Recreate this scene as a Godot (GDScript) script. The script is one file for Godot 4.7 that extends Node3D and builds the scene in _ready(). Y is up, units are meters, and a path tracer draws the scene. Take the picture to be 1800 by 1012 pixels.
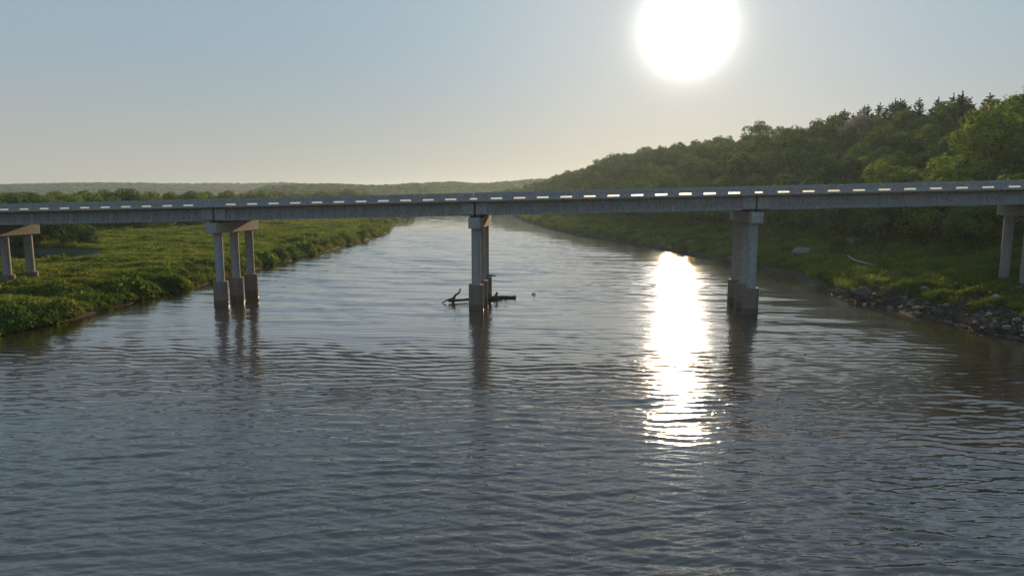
extends Node3D
# A river under a concrete girder bridge, low sun over a wooded hill. Units are metres; the camera looks along -Z, "Z" below means metres ahead.

const EYE := Vector3(0, 15.45, 0)
const SPAN := 36.6          # pier to pier
const GRADE := 0.0228       # the deck climbs to the right
const TURN := 0.0944        # the bridge's right end lies nearer
const MID := Vector3(-4.91, 0, -93.84)
const SUN := Vector3(0.2307, 0.2177, -0.9484)

var names := {}
var noise_a := FastNoiseLite.new()
var noise_b := FastNoiseLite.new()
var noise_c := FastNoiseLite.new()
var noise_3 := FastNoiseLite.new()
var rng := RandomNumberGenerator.new()

# shores and crest as functions of Z
var left_shore := [Vector2(0, -60), Vector2(70, -58.5), Vector2(84, -55.4), Vector2(103, -55.4), Vector2(114, -53.9), Vector2(149, -54.4), Vector2(186, -52.1), Vector2(241, -51.4), Vector2(290, -52.5), Vector2(323, -57.0), Vector2(340, -64), Vector2(400, -70), Vector2(470, -66), Vector2(500, -78), Vector2(650, -110), Vector2(850, -220), Vector2(1050, -420), Vector2(1100, -480), Vector2(5000, -480)]
var right_shore := [Vector2(0, 56), Vector2(60, 55.5), Vector2(72, 54.6), Vector2(82, 53.3), Vector2(90, 52.3), Vector2(96, 51.6), Vector2(99, 49.5), Vector2(106, 50.2), Vector2(113, 52.6), Vector2(133, 53.5), Vector2(145, 52.1), Vector2(160, 48.7), Vector2(181, 46.3), Vector2(209, 41.0), Vector2(235, 33.8), Vector2(265, 26.1), Vector2(318, 17.5), Vector2(407, 8.3), Vector2(548, -1.8), Vector2(700, -30), Vector2(900, -170), Vector2(1050, -360), Vector2(1100, -480), Vector2(5000, -480)]
var crest_x := [Vector2(0, 150), Vector2(190, 138), Vector2(340, 137), Vector2(400, 122), Vector2(450, 109), Vector2(500, 93), Vector2(560, 72), Vector2(620, 50), Vector2(660, 34), Vector2(720, 10), Vector2(800, -30), Vector2(5000, -200)]
var crest_h := [Vector2(0, 27), Vector2(150, 28), Vector2(190, 29.5), Vector2(220, 32), Vector2(270, 35.5), Vector2(300, 34.5), Vector2(340, 35), Vector2(400, 36), Vector2(450, 37), Vector2(500, 36), Vector2(560, 31), Vector2(620, 23), Vector2(660, 17.5), Vector2(720, 11), Vector2(800, 4), Vector2(5000, 2)]
var far_ridge := [Vector2(-1.4, 40), Vector2(-0.74, 40), Vector2(-0.66, 46), Vector2(-0.58, 49), Vector2(-0.5, 46), Vector2(-0.42, 44), Vector2(-0.33, 49), Vector2(-0.27, 42), Vector2(-0.22, 32), Vector2(-0.1, 34), Vector2(0, 40), Vector2(0.3, 44), Vector2(1.5, 44)]
var near_ridge := [Vector2(-1.4, 0), Vector2(-0.40, 0), Vector2(-0.35, 22), Vector2(-0.25, 24), Vector2(-0.19, 21), Vector2(-0.14, 26), Vector2(-0.09, 30), Vector2(-0.05, 25), Vector2(0.02, 30), Vector2(0.1, 36), Vector2(0.4, 40), Vector2(1.5, 30)]


func _ready() -> void:
	rng.seed = 11
	noise_a.seed = 3; noise_a.frequency = 1.0; noise_a.fractal_type = FastNoiseLite.FRACTAL_NONE
	noise_b.seed = 17; noise_b.frequency = 1.0; noise_b.fractal_octaves = 3
	noise_c.seed = 29; noise_c.frequency = 1.0; noise_c.fractal_octaves = 2
	noise_3.seed = 41; noise_3.frequency = 1.0; noise_3.fractal_octaves = 2

	var cam := Camera3D.new()
	cam.name = "camera"; cam.position = EYE; cam.rotation.x = -0.133
	cam.fov = 45.17; cam.near = 0.5; cam.far = 7000.0
	add_child(cam); cam.current = true

	var env := Environment.new()
	env.background_mode = Environment.BG_SKY
	var sky := Sky.new(); var pano := PanoramaSkyMaterial.new()
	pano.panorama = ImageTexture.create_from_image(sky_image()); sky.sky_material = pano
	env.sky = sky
	env.tonemap_mode = Environment.TONE_MAPPER_LINEAR
	env.tonemap_exposure = 1.14
	env.sdfgi_enabled = true; env.ssao_enabled = true; env.ssil_enabled = true
	env.volumetric_fog_enabled = true; env.volumetric_fog_density = 0.00011; env.volumetric_fog_albedo = Color(0.84, 0.93, 1.0); env.volumetric_fog_anisotropy = 0.5
	var we := WorldEnvironment.new(); we.name = "environment"; we.environment = env; add_child(we)

	var sun := DirectionalLight3D.new(); sun.name = "sun"
	sun.light_color = Color(1.0, 0.86, 0.66); sun.light_energy = 1.5; sun.light_angular_distance = 0.55; sun.shadow_enabled = true
	add_child(sun); sun.look_at_from_position(Vector3.ZERO, -SUN, Vector3.UP)

	make_materials()
	make_ground()
	make_river()
	make_bridge()
	make_prototypes()
	plant_right_hill()
	plant_left_bank()
	plant_far_hills()
	place_rocks()
	place_driftwood()


# ---------------------------------------------------------------- light and air
func sky_image() -> Image:
	var w := 2048; var h := 1024
	var d := PackedFloat32Array(); d.resize(w * h * 3)
	var sun := SUN.normalized()
	var hor := Vector3(0.48, 0.468, 0.405); var mid := Vector3(0.315, 0.422, 0.505); var top := Vector3(0.22, 0.33, 0.48)
	for j in h:
		var e := (0.5 - (j + 0.5) / h) * PI
		if e < -0.03:
			for i in w:
				var o := (j * w + i) * 3
				d[o] = 0.10; d[o + 1] = 0.11; d[o + 2] = 0.09
			continue
		var deg := maxf(rad_to_deg(e), 0.0)
		var a := 1.0 - exp(-deg * deg / 55.0)
		var base := hor.lerp(mid, a).lerp(top, 1.0 - exp(-maxf(deg - 12.0, 0.0) / 60.0))
		var se := sin(e); var ce := cos(e)
		for i in w:
			var az := (i + 0.5) / w * TAU
			var g := rad_to_deg(acos(clampf(sin(az) * ce * sun.x + se * sun.y - cos(az) * ce * sun.z, -1.0, 1.0)))
			var c := base * (0.88 + 0.14 * exp(-g * g / 600.0))
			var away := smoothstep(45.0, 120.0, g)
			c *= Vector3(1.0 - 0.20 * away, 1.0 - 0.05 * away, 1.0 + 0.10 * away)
			if g < 70.0:
				c += Vector3(0.26, 0.19, 0.11) * exp(-g / 9.0) + Vector3(0.07, 0.035, 0.0) * exp(-g * g / 260.0)
				c += Vector3(1.0, 0.95, 0.86) * (1.9 * exp(-g * g / 7.0) + 11.0 * exp(-g * g / 2.5))
			var o := (j * w + i) * 3
			d[o] = c.x; d[o + 1] = c.y; d[o + 2] = c.z
	return Image.create_from_data(w, h, false, Image.FORMAT_RGBF, d.to_byte_array())


# ---------------------------------------------------------------- helpers
func numbered(called: String) -> String:
	var n: int = names.get(called, 0)
	names[called] = n + 1
	return called if n == 0 else "%s_%03d" % [called, n]


func tag(o: Node, label: String, category: String, group := "") -> Node:
	o.set_meta("label", label); o.set_meta("category", category)
	if group:
		o.set_meta("group", group)
	return o


func thing(called: String, label: String, category: String, at := Vector3.ZERO, turn := 0.0, group := "") -> Node3D:
	var o := Node3D.new(); o.name = numbered(called); add_child(o)
	o.position = at; o.rotation.y = turn
	tag(o, label, category, group)
	return o


func put(called: String, mesh: Mesh, mat: Material, parent: Node = null) -> MeshInstance3D:
	var o := MeshInstance3D.new(); o.mesh = mesh
	if mat:
		o.material_override = mat
	if parent == null:
		o.name = numbered(called); add_child(o)
	else:
		var n := 0
		while parent.has_node(called if n == 0 else "%s_%03d" % [called, n]):
			n += 1
		o.name = called if n == 0 else "%s_%03d" % [called, n]
		parent.add_child(o)
	return o


func structure(o: Node) -> Node:
	o.set_meta("kind", "structure"); return o


class Shape:
	var v := PackedVector3Array()
	var n := PackedVector3Array()
	var c := PackedColorArray()
	var k := PackedInt32Array()
	func tri(a: Vector3, b: Vector3, d: Vector3) -> void:
		var o := v.size()
		v.append(a); v.append(b); v.append(d)
		k.append(o); k.append(o + 1); k.append(o + 2)
	func quad(a: Vector3, b: Vector3, d: Vector3, e: Vector3) -> void:
		var o := v.size()
		v.append(a); v.append(b); v.append(d); v.append(e)
		k.append(o); k.append(o + 1); k.append(o + 2); k.append(o); k.append(o + 2); k.append(o + 3)
	func tint(col: Color) -> void:
		while c.size() < v.size():
			c.append(col)
	func box(lo: Vector3, hi: Vector3) -> void:
		prism(PackedVector2Array([Vector2(lo.z, lo.y), Vector2(lo.z, hi.y), Vector2(hi.z, hi.y), Vector2(hi.z, lo.y)]), lo.x, hi.x, 0.0)
	# an outline in (z, y) swept along x; rise lifts it with x
	func prism(outline: PackedVector2Array, x0: float, x1: float, rise: float) -> void:
		var m := outline.size()
		for i in m:
			var p := outline[i]; var q := outline[(i + 1) % m]
			quad(Vector3(x0, p.y + rise * x0, p.x), Vector3(x1, p.y + rise * x1, p.x), Vector3(x1, q.y + rise * x1, q.x), Vector3(x0, q.y + rise * x0, q.x))
		var t := Geometry2D.triangulate_polygon(outline)
		for i in range(0, t.size(), 3):
			var a := outline[t[i]]; var b := outline[t[i + 1]]; var d := outline[t[i + 2]]
			tri(Vector3(x0, a.y + rise * x0, a.x), Vector3(x0, d.y + rise * x0, d.x), Vector3(x0, b.y + rise * x0, b.x))
			tri(Vector3(x1, a.y + rise * x1, a.x), Vector3(x1, b.y + rise * x1, b.x), Vector3(x1, d.y + rise * x1, d.x))
	# a smooth tube through points with radii; closed ends
	func tube(p: Array, r: Array, sides := 8, bumps := 0.0, seed := 1.0) -> void:
		var first := v.size()
		var side := Vector3.RIGHT
		for i in p.size():
			var d: Vector3 = (p[mini(i + 1, p.size() - 1)] - p[maxi(i - 1, 0)]).normalized()
			var u := d.cross(Vector3(0.3, 0.2, 0.93)).normalized()
			var w := d.cross(u)
			for s in sides:
				var a := TAU * s / sides
				var dir := u * cos(a) + w * sin(a)
				var rr: float = r[i] * (1.0 + bumps * sin(seed + i * 2.7 + s * 4.1))
				v.append(p[i] + dir * rr); n.append(dir)
		for i in p.size() - 1:
			for s in sides:
				var a := first + i * sides + s; var b := first + i * sides + (s + 1) % sides
				k.append_array(PackedInt32Array([a, b + sides, b, a, a + sides, b + sides]))
		for e in [0, p.size() - 1]:
			var o := v.size()
			var d: Vector3 = (p[1] - p[0]).normalized() * (-1.0 if e == 0 else 1.0)
			if e > 0:
				d = (p[e] - p[e - 1]).normalized()
			v.append(p[e]); n.append(d)
			for s in sides:
				v.append(v[first + e * sides + s]); n.append(d)
			for s in sides:
				var a := o + 1 + s; var b := o + 1 + (s + 1) % sides
				k.append_array(PackedInt32Array([o, a, b] if e == 0 else [o, b, a]))
	func done() -> ArrayMesh:
		var arr := []; arr.resize(Mesh.ARRAY_MAX)
		arr[Mesh.ARRAY_VERTEX] = v; arr[Mesh.ARRAY_INDEX] = k
		if n.size() == v.size():
			arr[Mesh.ARRAY_NORMAL] = n
		if c.size() == v.size():
			arr[Mesh.ARRAY_COLOR] = c
		var m := ArrayMesh.new(); m.add_surface_from_arrays(Mesh.PRIMITIVE_TRIANGLES, arr)
		return m


func along(line: Array, t: float) -> float:
	for i in line.size() - 1:
		if t < line[i + 1].x:
			var f := clampf((t - line[i].x) / (line[i + 1].x - line[i].x), 0.0, 1.0)
			return lerpf(line[i].y, line[i + 1].y, f)
	return line[-1].y


# ---------------------------------------------------------------- materials
var M := {}

func mat(called: String, col: Color, rough := 0.9, spec := 0.4) -> StandardMaterial3D:
	var m := StandardMaterial3D.new(); m.resource_name = called
	m.albedo_color = col.linear_to_srgb(); m.roughness = rough; m.metallic_specular = spec
	M[called] = m
	return m


func leafy(called: String, col: Color, through := 0.85) -> void:
	var m := mat(called, col, 0.75, 0.25)
	m.vertex_color_use_as_albedo = true
	m.backlight_enabled = true; m.backlight = Color(through, through, through * 0.85).linear_to_srgb()
	m.cull_mode = BaseMaterial3D.CULL_DISABLED


func grain_image(size: int, base: Color, amount: float, seed: int, streaks: float, coarse := 3.0) -> Image:
	var f := FastNoiseLite.new(); f.seed = seed; f.frequency = 1.0; f.fractal_octaves = 4
	var img := Image.create(size, size, false, Image.FORMAT_RGB8)
	for y in size:
		for x in size:
			var u := float(x) / size; var w := float(y) / size
			var ax := u * TAU; var ay := w * TAU
			# noise on a torus so that the pattern repeats without a seam
			var b := f.get_noise_3d(cos(ax) * coarse + sin(ay) * coarse * 0.8, sin(ax) * coarse, cos(ay) * coarse)
			var s := f.get_noise_3d(cos(ax) * 9.0, sin(ax) * 9.0, cos(ay) * 0.5 + 7.0)
			var g := rng.randf_range(-0.05, 0.05)
			var k := 1.0 + amount * (b * 0.9 + g) + streaks * s
			var c := base * k
			c.r *= 1.0 + 0.05 * b * amount * 3.0
			img.set_pixel(x, y, Color(c.r, c.g, c.b).linear_to_srgb())
	return img


func textured(called: String, img: Image, metres: float, rough: float, world := false) -> StandardMaterial3D:
	var m := mat(called, Color.WHITE, rough)
	m.albedo_texture = ImageTexture.create_from_image(img)
	m.uv1_triplanar = true; m.uv1_world_triplanar = world
	m.uv1_scale = Vector3.ONE / metres; m.uv1_triplanar_sharpness = 8.0
	return m


# the slopes of small wind ripples on a patch wide by deep metres, whose heights span "high" metres
func ripple_normals(size: int, wide: float, deep: float, high: float) -> Image:
	var f := FastNoiseLite.new(); f.seed = 21; f.frequency = 0.055; f.fractal_octaves = 4; f.fractal_gain = 0.62; f.fractal_lacunarity = 2.0
	var data := f.get_seamless_image(size, size).get_data()
	var out := PackedByteArray(); out.resize(size * size * 3)
	var kx := high / 255.0 / (4.0 * wide / size); var ky := high / 255.0 / (4.0 * deep / size)
	for y in size:
		var up := ((y + size - 1) % size) * size; var here := y * size; var down := ((y + 1) % size) * size
		for x in size:
			var l := (x + size - 1) % size; var r := (x + 1) % size
			var sx := (2.0 * (data[here + r] - data[here + l]) + data[up + r] - data[up + l] + data[down + r] - data[down + l]) * 0.5 * kx
			var sy := (2.0 * (data[down + x] - data[up + x]) + data[down + l] - data[up + l] + data[down + r] - data[up + r]) * 0.5 * ky
			var m := 127.5 / sqrt(1.0 + sx * sx + sy * sy)
			var o := (here + x) * 3
			out[o] = int(127.5 - sx * m + 0.5); out[o + 1] = int(127.5 + sy * m + 0.5); out[o + 2] = int(127.5 + m)
	return Image.create_from_data(size, size, false, Image.FORMAT_RGB8, out)


func make_materials() -> void:
	textured("concrete", grain_image(512, Color(0.32, 0.305, 0.285), 0.5, 5, 0.34), 5.0, 0.85)
	textured("muddy_concrete", grain_image(512, Color(0.205, 0.158, 0.120), 0.5, 6, 0.35), 4.0, 0.85)
	textured("girder_concrete", grain_image(512, Color(0.26, 0.247, 0.23), 0.5, 8, 0.55), 6.0, 0.85)
	textured("deck", grain_image(256, Color(0.62, 0.55, 0.45), 0.2, 7, 0.0), 6.0, 0.6).metallic_specular = 0.9
	textured("wet_mud", grain_image(256, Color(0.125, 0.088, 0.062), 0.6, 18, 0.4), 3.0, 0.45)
	mat("rubber", Color(0.03, 0.03, 0.03), 0.7)
	textured("stone", grain_image(256, Color(0.16, 0.148, 0.128), 0.7, 9, 0.0, 2.0), 3.0, 0.9)
	textured("pale_stone", grain_image(256, Color(0.34, 0.335, 0.33), 0.5, 10, 0.0, 2.0), 3.0, 0.9)
	textured("dark_stone", grain_image(256, Color(0.075, 0.058, 0.043), 0.7, 12, 0.0, 2.0), 3.0, 0.9)
	mat("gravel", Color(0.105, 0.08, 0.058), 0.95).vertex_color_use_as_albedo = true
	textured("driftwood", grain_image(256, Color(0.075, 0.06, 0.048), 0.6, 13, 0.4), 1.5, 0.9)
	textured("pale_wood", grain_image(256, Color(0.42, 0.39, 0.35), 0.4, 14, 0.4), 1.5, 0.9)
	textured("bark", grain_image(256, Color(0.13, 0.122, 0.104), 0.6, 15, 0.4), 2.0, 0.95)
	var g := textured("soil", grain_image(512, Color(1.0, 0.98, 0.95) * 0.8, 0.5, 16, 0.0, 4.0), 9.0, 0.95, true)
	g.vertex_color_use_as_albedo = true
	var w := mat("water", Color(0.044, 0.026, 0.013), 0.05, 0.62)
	w.clearcoat_enabled = true; w.clearcoat = 0.75; w.clearcoat_roughness = 0.05
	w.normal_enabled = true
	w.normal_texture = ImageTexture.create_from_image(ripple_normals(1024, 32.0, 17.0, 0.022))
	w.uv1_triplanar = true; w.uv1_world_triplanar = true
	w.uv1_scale = Vector3(1.0 / 32.0, 1.0, 1.0 / 17.0)
	leafy("leaf_dark", Color(1.35, 1.42, 1.3))
	leafy("leaf_mid", Color(1.45, 1.45, 1.15))
	leafy("leaf_bright", Color(2.25, 2.05, 1.15))
	leafy("leaf_cedar", Color(0.6, 0.66, 0.75), 0.2)
	leafy("leaf_tan", Color(5.2, 2.8, 7.2))
	leafy("leaf_weed", Color(1.85, 1.8, 1.2), 1.0)
	leafy("leaf_grass", Color(1.85, 1.8, 1.3), 1.0)


# ---------------------------------------------------------------- ground and water
func pond_depth(x: float, z: float) -> float:   # 1 in the pond's middle, 0 at its rim
	var dx := (x + 142.0) / 47.0; var dz := (z - 160.0) / 20.0
	return 1.0 - sqrt(dx * dx + dz * dz) + 0.12 * noise_a.get_noise_2d(x * 0.06, z * 0.06)


func ground(x: float, z: float) -> float:       # z in metres ahead
	var xl := along(left_shore, z) + 0.9 * noise_a.get_noise_2d(z * 0.13, 5.0) + 0.5 * noise_a.get_noise_2d(z * 0.45, 9.0)
	var xr := along(right_shore, z) + 0.8 * noise_a.get_noise_2d(z * 0.16, 25.0) + 0.6 * noise_a.get_noise_2d(z * 0.5, 29.0)
	if x > xl and x < xr:
		return -minf(2.0, 0.35 * minf(x - xl, xr - x))
	var u := x / maxf(z, 1.0)
	var far := 0.0
	if z > 1100.0:
		far = maxf(along(far_ridge, u) * smoothstep(2050.0, 2800.0, z), along(near_ridge, u) * smoothstep(1150.0, 1480.0, z) * (1.0 - 0.75 * smoothstep(1480.0, 1850.0, z)))
		far *= 1.0 + 0.10 * noise_b.get_noise_2d(x / 260.0, z / 260.0)
	if x <= xl:
		var d := xl - x
		var h := 0.9 * smoothstep(0.0, 1.6, d) + 0.9 * smoothstep(1.0, 12.0, d) + 0.25 * smoothstep(10.0, 60.0, d)
		h += 1.15 * noise_b.get_noise_2d(x / 34.0, z / 12.0) * smoothstep(2.0, 10.0, d) * clampf(0.1 - 1.4 * pond_depth(x, z), 0.0, 1.0)
		h -= 1.9 * smoothstep(-0.08, 0.30, pond_depth(x, z))
		return h + far
	var e := x - xr
	var cx := along(crest_x, z); var ch := along(crest_h, z)
	var bank := 0.7 * smoothstep(0.0, 1.5, e) + 1.3 * smoothstep(1.0, 8.0, e) + 2.2 * smoothstep(6.0, 26.0, e)
	var f := clampf((e - 20.0) / maxf(cx - xr - 20.0, 10.0), 0.0, 1.4)
	var hill := maxf(ch - 4.2, 0.0) * (smoothstep(0.0, 1.0, pow(f, 0.85)) if f < 1.0 else 1.0 + 0.12 * (f - 1.0))
	if z > 1000.0:
		hill *= 1.0 - smoothstep(1000.0, 1200.0, z)
	return bank + hill + far + 0.35 * noise_b.get_noise_2d(x / 12.0, z / 12.0) * smoothstep(1.0, 8.0, e)


func steps(from: float, to: float, fine: float, fine_to: float, grow: float) -> PackedFloat32Array:
	var out := PackedFloat32Array(); var x := from; var s := fine
	while x < to:
		out.append(x)
		if x > fine_to:
			s *= grow
		x += s
	out.append(to)
	return out


func make_ground() -> void:
	var zs := steps(4.0, 4200.0, 2.0, 330.0, 1.03)
	var xs := PackedFloat32Array()
	var outer := steps(72.0, 3200.0, 2.2, 150.0, 1.05)
	for i in outer.size():
		xs.append(-outer[outer.size() - 1 - i])
	var x := -70.8
	while x < 71.5:
		xs.append(x); x += 1.2 if absf(x) > 15.0 else 3.0
	xs.append_array(outer)
	var s := Shape.new()
	var w := xs.size()
	var mud := Color(0.030, 0.019, 0.013); var grass := Color(0.05, 0.062, 0.022); var litter := Color(0.055, 0.045, 0.028)
	for z in zs:
		for xx in xs:
			var h := ground(xx, z)
			s.v.append(Vector3(xx, h, -z))
			var c := mud.lerp(grass, smoothstep(0.3, 0.8, h + 0.25 * noise_b.get_noise_2d(xx / 4.0, z / 4.0)))
			if xx > 0.0:
				c = c.lerp(litter, smoothstep(4.0, 7.0, h))
			s.c.append(c)
	for j in zs.size() - 1:
		for i in w - 1:
			var a := j * w + i
			s.k.append_array(PackedInt32Array([a, a + w, a + w + 1, a, a + w + 1, a + 1]))
	s.n = grid_normals(s.v, w, zs.size())
	structure(put("ground", s.done(), M.soil))


func grid_normals(v: PackedVector3Array, w: int, h: int) -> PackedVector3Array:
	var n := PackedVector3Array(); n.resize(v.size())
	for j in h:
		for i in w:
			var dx := v[j * w + mini(i + 1, w - 1)] - v[j * w + maxi(i - 1, 0)]
			var dz := v[mini(j + 1, h - 1) * w + i] - v[maxi(j - 1, 0) * w + i]
			var c := dx.cross(dz).normalized()
			n[j * w + i] = c if c.y > 0.0 else -c
	return n


var swell := []       # [x number, z number, phase, height, wavelength]

func make_swell() -> void:
	for i in 36:
		var long := 0.24 * pow(7.5, (i + rng.randf()) / 36.0)
		var turn := 0.09 + rng.randf_range(-0.58, 0.58) * (0.55 + 0.45 * rng.randf())
		var k := TAU / long
		swell.append([k * sin(turn), k * cos(turn), rng.randf() * TAU, 0.034 / k, long])
	for i in 14:
		var long := 2.3 * pow(5.0, (i + rng.randf()) / 14.0)
		var turn := 0.06 + rng.randf_range(-0.45, 0.45)
		var k := TAU / long
		swell.append([k * sin(turn), k * cos(turn), rng.randf() * TAU, 0.013 / k, long])


func wave(x: float, z: float, finest: float) -> float:
	var gust := 1.0 + 0.6 * noise_c.get_noise_2d(x / 22.0, z / 26.0)
	var calm := 0.15 + 0.85 * smoothstep(0.5, 6.0, x + 55.0)
	var bank := along(right_shore, z) - x if z > 60.0 else 55.0 - x
	calm *= 0.06 + 0.94 * smoothstep(0.0, lerpf(16.0, 30.0, smoothstep(110.0, 160.0, z)), bank - 2.0)
	calm *= 1.0 - 0.35 * smoothstep(110.0, 300.0, z)
	var xr := x + 0.35 * noise_a.get_noise_2d(x / 11.0, z / 11.0)
	var zr := z + 0.35 * noise_a.get_noise_2d(x / 11.0 + 60.0, z / 11.0)
	var h := 0.0
	var reach := 0.45 + 1.25 * smoothstep(55.0, 140.0, z)      # longer waves on the open reach above the bridge
	for s in swell:
		if s[4] > finest:
			h += (s[3] if s[4] < 2.3 else s[3] * reach) * sin(s[0] * xr + s[1] * zr + s[2])
	return h * gust * calm


func make_river() -> void:
	make_swell()
	var zs := PackedFloat32Array(); var z := 8.0
	while z < 1150.0:
		zs.append(z)
		z += clampf(z * z / 15000.0, 0.08, 0.42) if z < 300.0 else 4.0
	var cols := 420
	var s := Shape.new(); s.v.resize(zs.size() * cols)
	for j in zs.size():
		var zz := zs[j]
		var lo := -minf(32.0 + 0.62 * zz, 80.0) if zz < 300.0 else -80.0 - (zz - 300.0) * 0.6
		var hi := minf(32.0 + 0.62 * zz, 72.0)
		var finest := 2.1 * clampf(zz * zz / 15000.0, 0.08, 0.42) if zz < 300.0 else 3.0
		for i in cols:
			var x := lerpf(lo, hi, i / (cols - 1.0))
			s.v[j * cols + i] = Vector3(x, wave(x, zz, finest), -zz)
	for j in zs.size() - 1:
		for i in cols - 1:
			var a := j * cols + i
			s.k.append_array(PackedInt32Array([a, a + cols, a + cols + 1, a, a + cols + 1, a + 1]))
	s.n = grid_normals(s.v, cols, zs.size())
	structure(put("river", s.done(), M.water))
	var p := Shape.new()
	p.quad(Vector3(-205, 1.05, -132), Vector3(-205, 1.05, -190), Vector3(-82, 1.05, -190), Vector3(-82, 1.05, -132))
	structure(put("pond", p.done(), M.water))


# ---------------------------------------------------------------- bridge
func girder_outline(t: float, block: bool) -> PackedVector2Array:
	var b := 12.77; var z := -t
	var w := 0.31 if block else 0.10
	var right := [Vector2(0.33, b), Vector2(0.33, b + 0.22), Vector2(w, b + 0.40), Vector2(w, b + 1.52), Vector2(0.27, b + 1.66), Vector2(0.27, b + 1.84)]
	var out := PackedVector2Array()
	for p in right:
		out.append(Vector2(z + p.x, p.y))
	for i in right.size():
		var p: Vector2 = right[right.size() - 1 - i]
		out.append(Vector2(z - p.x, p.y))
	return out


func make_bridge() -> void:
	var b := thing("highway_bridge", "long grey concrete girder bridge with slotted parapets crossing the river", "bridge", MID, -TURN)
	var near := 1.90; var far := -11.1       # local z of the two deck edges; local -z leads away from the camera
	for k in range(-3, 3):
		var a := k * SPAN + 0.03; var e := (k + 1) * SPAN - 0.03
		var d := Shape.new()
		var mid := (near + far) / 2.0
		d.prism(PackedVector2Array([Vector2(far + 0.33, 14.62), Vector2(far + 0.33, 14.90), Vector2(mid, 15.15), Vector2(near - 0.33, 14.90), Vector2(near - 0.33, 14.62)]), a, e, GRADE)
		put("deck", d.done(), M.deck, b)
		for t in [-0.6, 2.0, 4.6, 7.2, 9.8]:
			var g := Shape.new(); g.prism(girder_outline(t, false), a + 0.12, e - 0.12, GRADE)
			var go := put("girder", g.done(), M.girder_concrete, b)
			for end in [[a + 0.115, a + 1.7], [e - 1.7, e - 0.115]]:
				var q := Shape.new()
				var o := girder_outline(t, true)
				q.prism(o, end[0], end[1], GRADE)
				put("end_block", q.done(), M.concrete, go)
		for side in [0, 1]:
			var o := near if side == 0 else far
			var s := 1.0 if side == 0 else -1.0
			var r := Shape.new()
			r.prism(PackedVector2Array([Vector2(o - s * 0.015, 15.09), Vector2(o - s * 0.015, 15.37), Vector2(o, 15.39), Vector2(o, 15.76), Vector2(o - s * 0.03, 15.79), Vector2(o - s * 0.27, 15.79), Vector2(o - s * 0.30, 15.76), Vector2(o - s * 0.33, 15.09)]), a, e, GRADE)
			put("parapet_rail", r.done(), M.concrete, b)
			var u := Shape.new()
			u.prism(PackedVector2Array([Vector2(o, 14.66), Vector2(o, 14.865), Vector2(o - s * 0.02, 14.885), Vector2(o - s * 0.328, 14.895), Vector2(o - s * 0.328, 14.615), Vector2(o - s * 0.04, 14.615)]), a, e, GRADE)
			put("slab_edge", u.done(), M.concrete, b)
			# posts between the slots: one slot about each bay line, a short one or none at the joints
			var edges := [a]
			var bay := SPAN / 12.0
			for j in range(0, 13):
				var at := k * SPAN + j * bay
				var half := 0.76
				if j == 0 or j == 12:
					half = 0.50
					if (k == -1 and j == 0) or (k == -2 and j == 12):
						continue
				edges.append(at - half); edges.append(at + half)
			edges.append(e)
			for j in range(0, edges.size(), 2):
				var p0: float = maxf(edges[j], a); var p1: float = minf(edges[j + 1], e)
				if p1 - p0 < 0.05:
					continue
				var p := Shape.new()
				p.prism(PackedVector2Array([Vector2(o - s * 0.012, 14.78), Vector2(o - s * 0.017, 15.095), Vector2(o - s * 0.315, 15.095), Vector2(o - s * 0.315, 14.78)]), p0, p1, GRADE)
				put("parapet_post", p.done(), M.concrete, b)
	# piers: a cap on three round columns, each on a wider round shaft
	var said := {
		-2: "concrete bridge pier on the grassy left bank, standing on short round shafts",
		-1: "concrete bridge pier rising from the water close to the left bank",
		0: "concrete bridge pier in the middle of the river with driftwood caught at its foot",
		1: "concrete bridge pier in the water near the right bank beside the sun's glitter",
		2: "concrete bridge pier standing on the stony slope of the right bank"}
	for k in range(-2, 3):
		var s0 := k * SPAN
		var y0 := GRADE * s0
		var at := MID + Vector3(cos(TURN) * s0, 0, sin(TURN) * s0)
		var p := thing("bridge_pier", said[k], "bridge pier", at, -TURN, "piers of the bridge")
		var cap := Shape.new()
		var lo := 11.06 + y0; var hi := 12.50 + y0; var c := 0.05
		cap.prism(PackedVector2Array([Vector2(-10.95, lo + c), Vector2(-10.95, hi - c), Vector2(-10.95 + c, hi), Vector2(1.75 - c, hi), Vector2(1.75, hi - c), Vector2(1.75, lo + c), Vector2(1.75 - c, lo), Vector2(-10.95 + c, lo)]), -0.74, 0.74, 0.0)
		put("pier_cap", cap.done(), M.concrete, p)
		for i in 3:
			var z := -4.6 * i
			put("column", round_post(0.60, 0.60, 3.35, lo + 0.02, z, 40, 0.0), M.concrete, p)
			var sh := put("shaft", round_post(1.02, 1.02, -2.5, 3.41, z, 48, 0.06), M.muddy_concrete, p)
			if absi(k) < 2:
				put("mud_band", round_post(1.026, 1.022, -1.5, 0.75 + 0.08 * i, z, 48, 0.0), M.wet_mud, sh)
		for t in [-0.6, 2.0, 4.6, 7.2, 9.8]:
			for x in [-0.42, 0.42]:
				var q := Shape.new()
				q.box(Vector3(x - 0.24, hi - 0.01, -t - 0.28), Vector3(x + 0.24, hi + 0.28 + GRADE * x, -t + 0.28))
				put("bearing_pad", q.done(), M.rubber, p)


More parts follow.
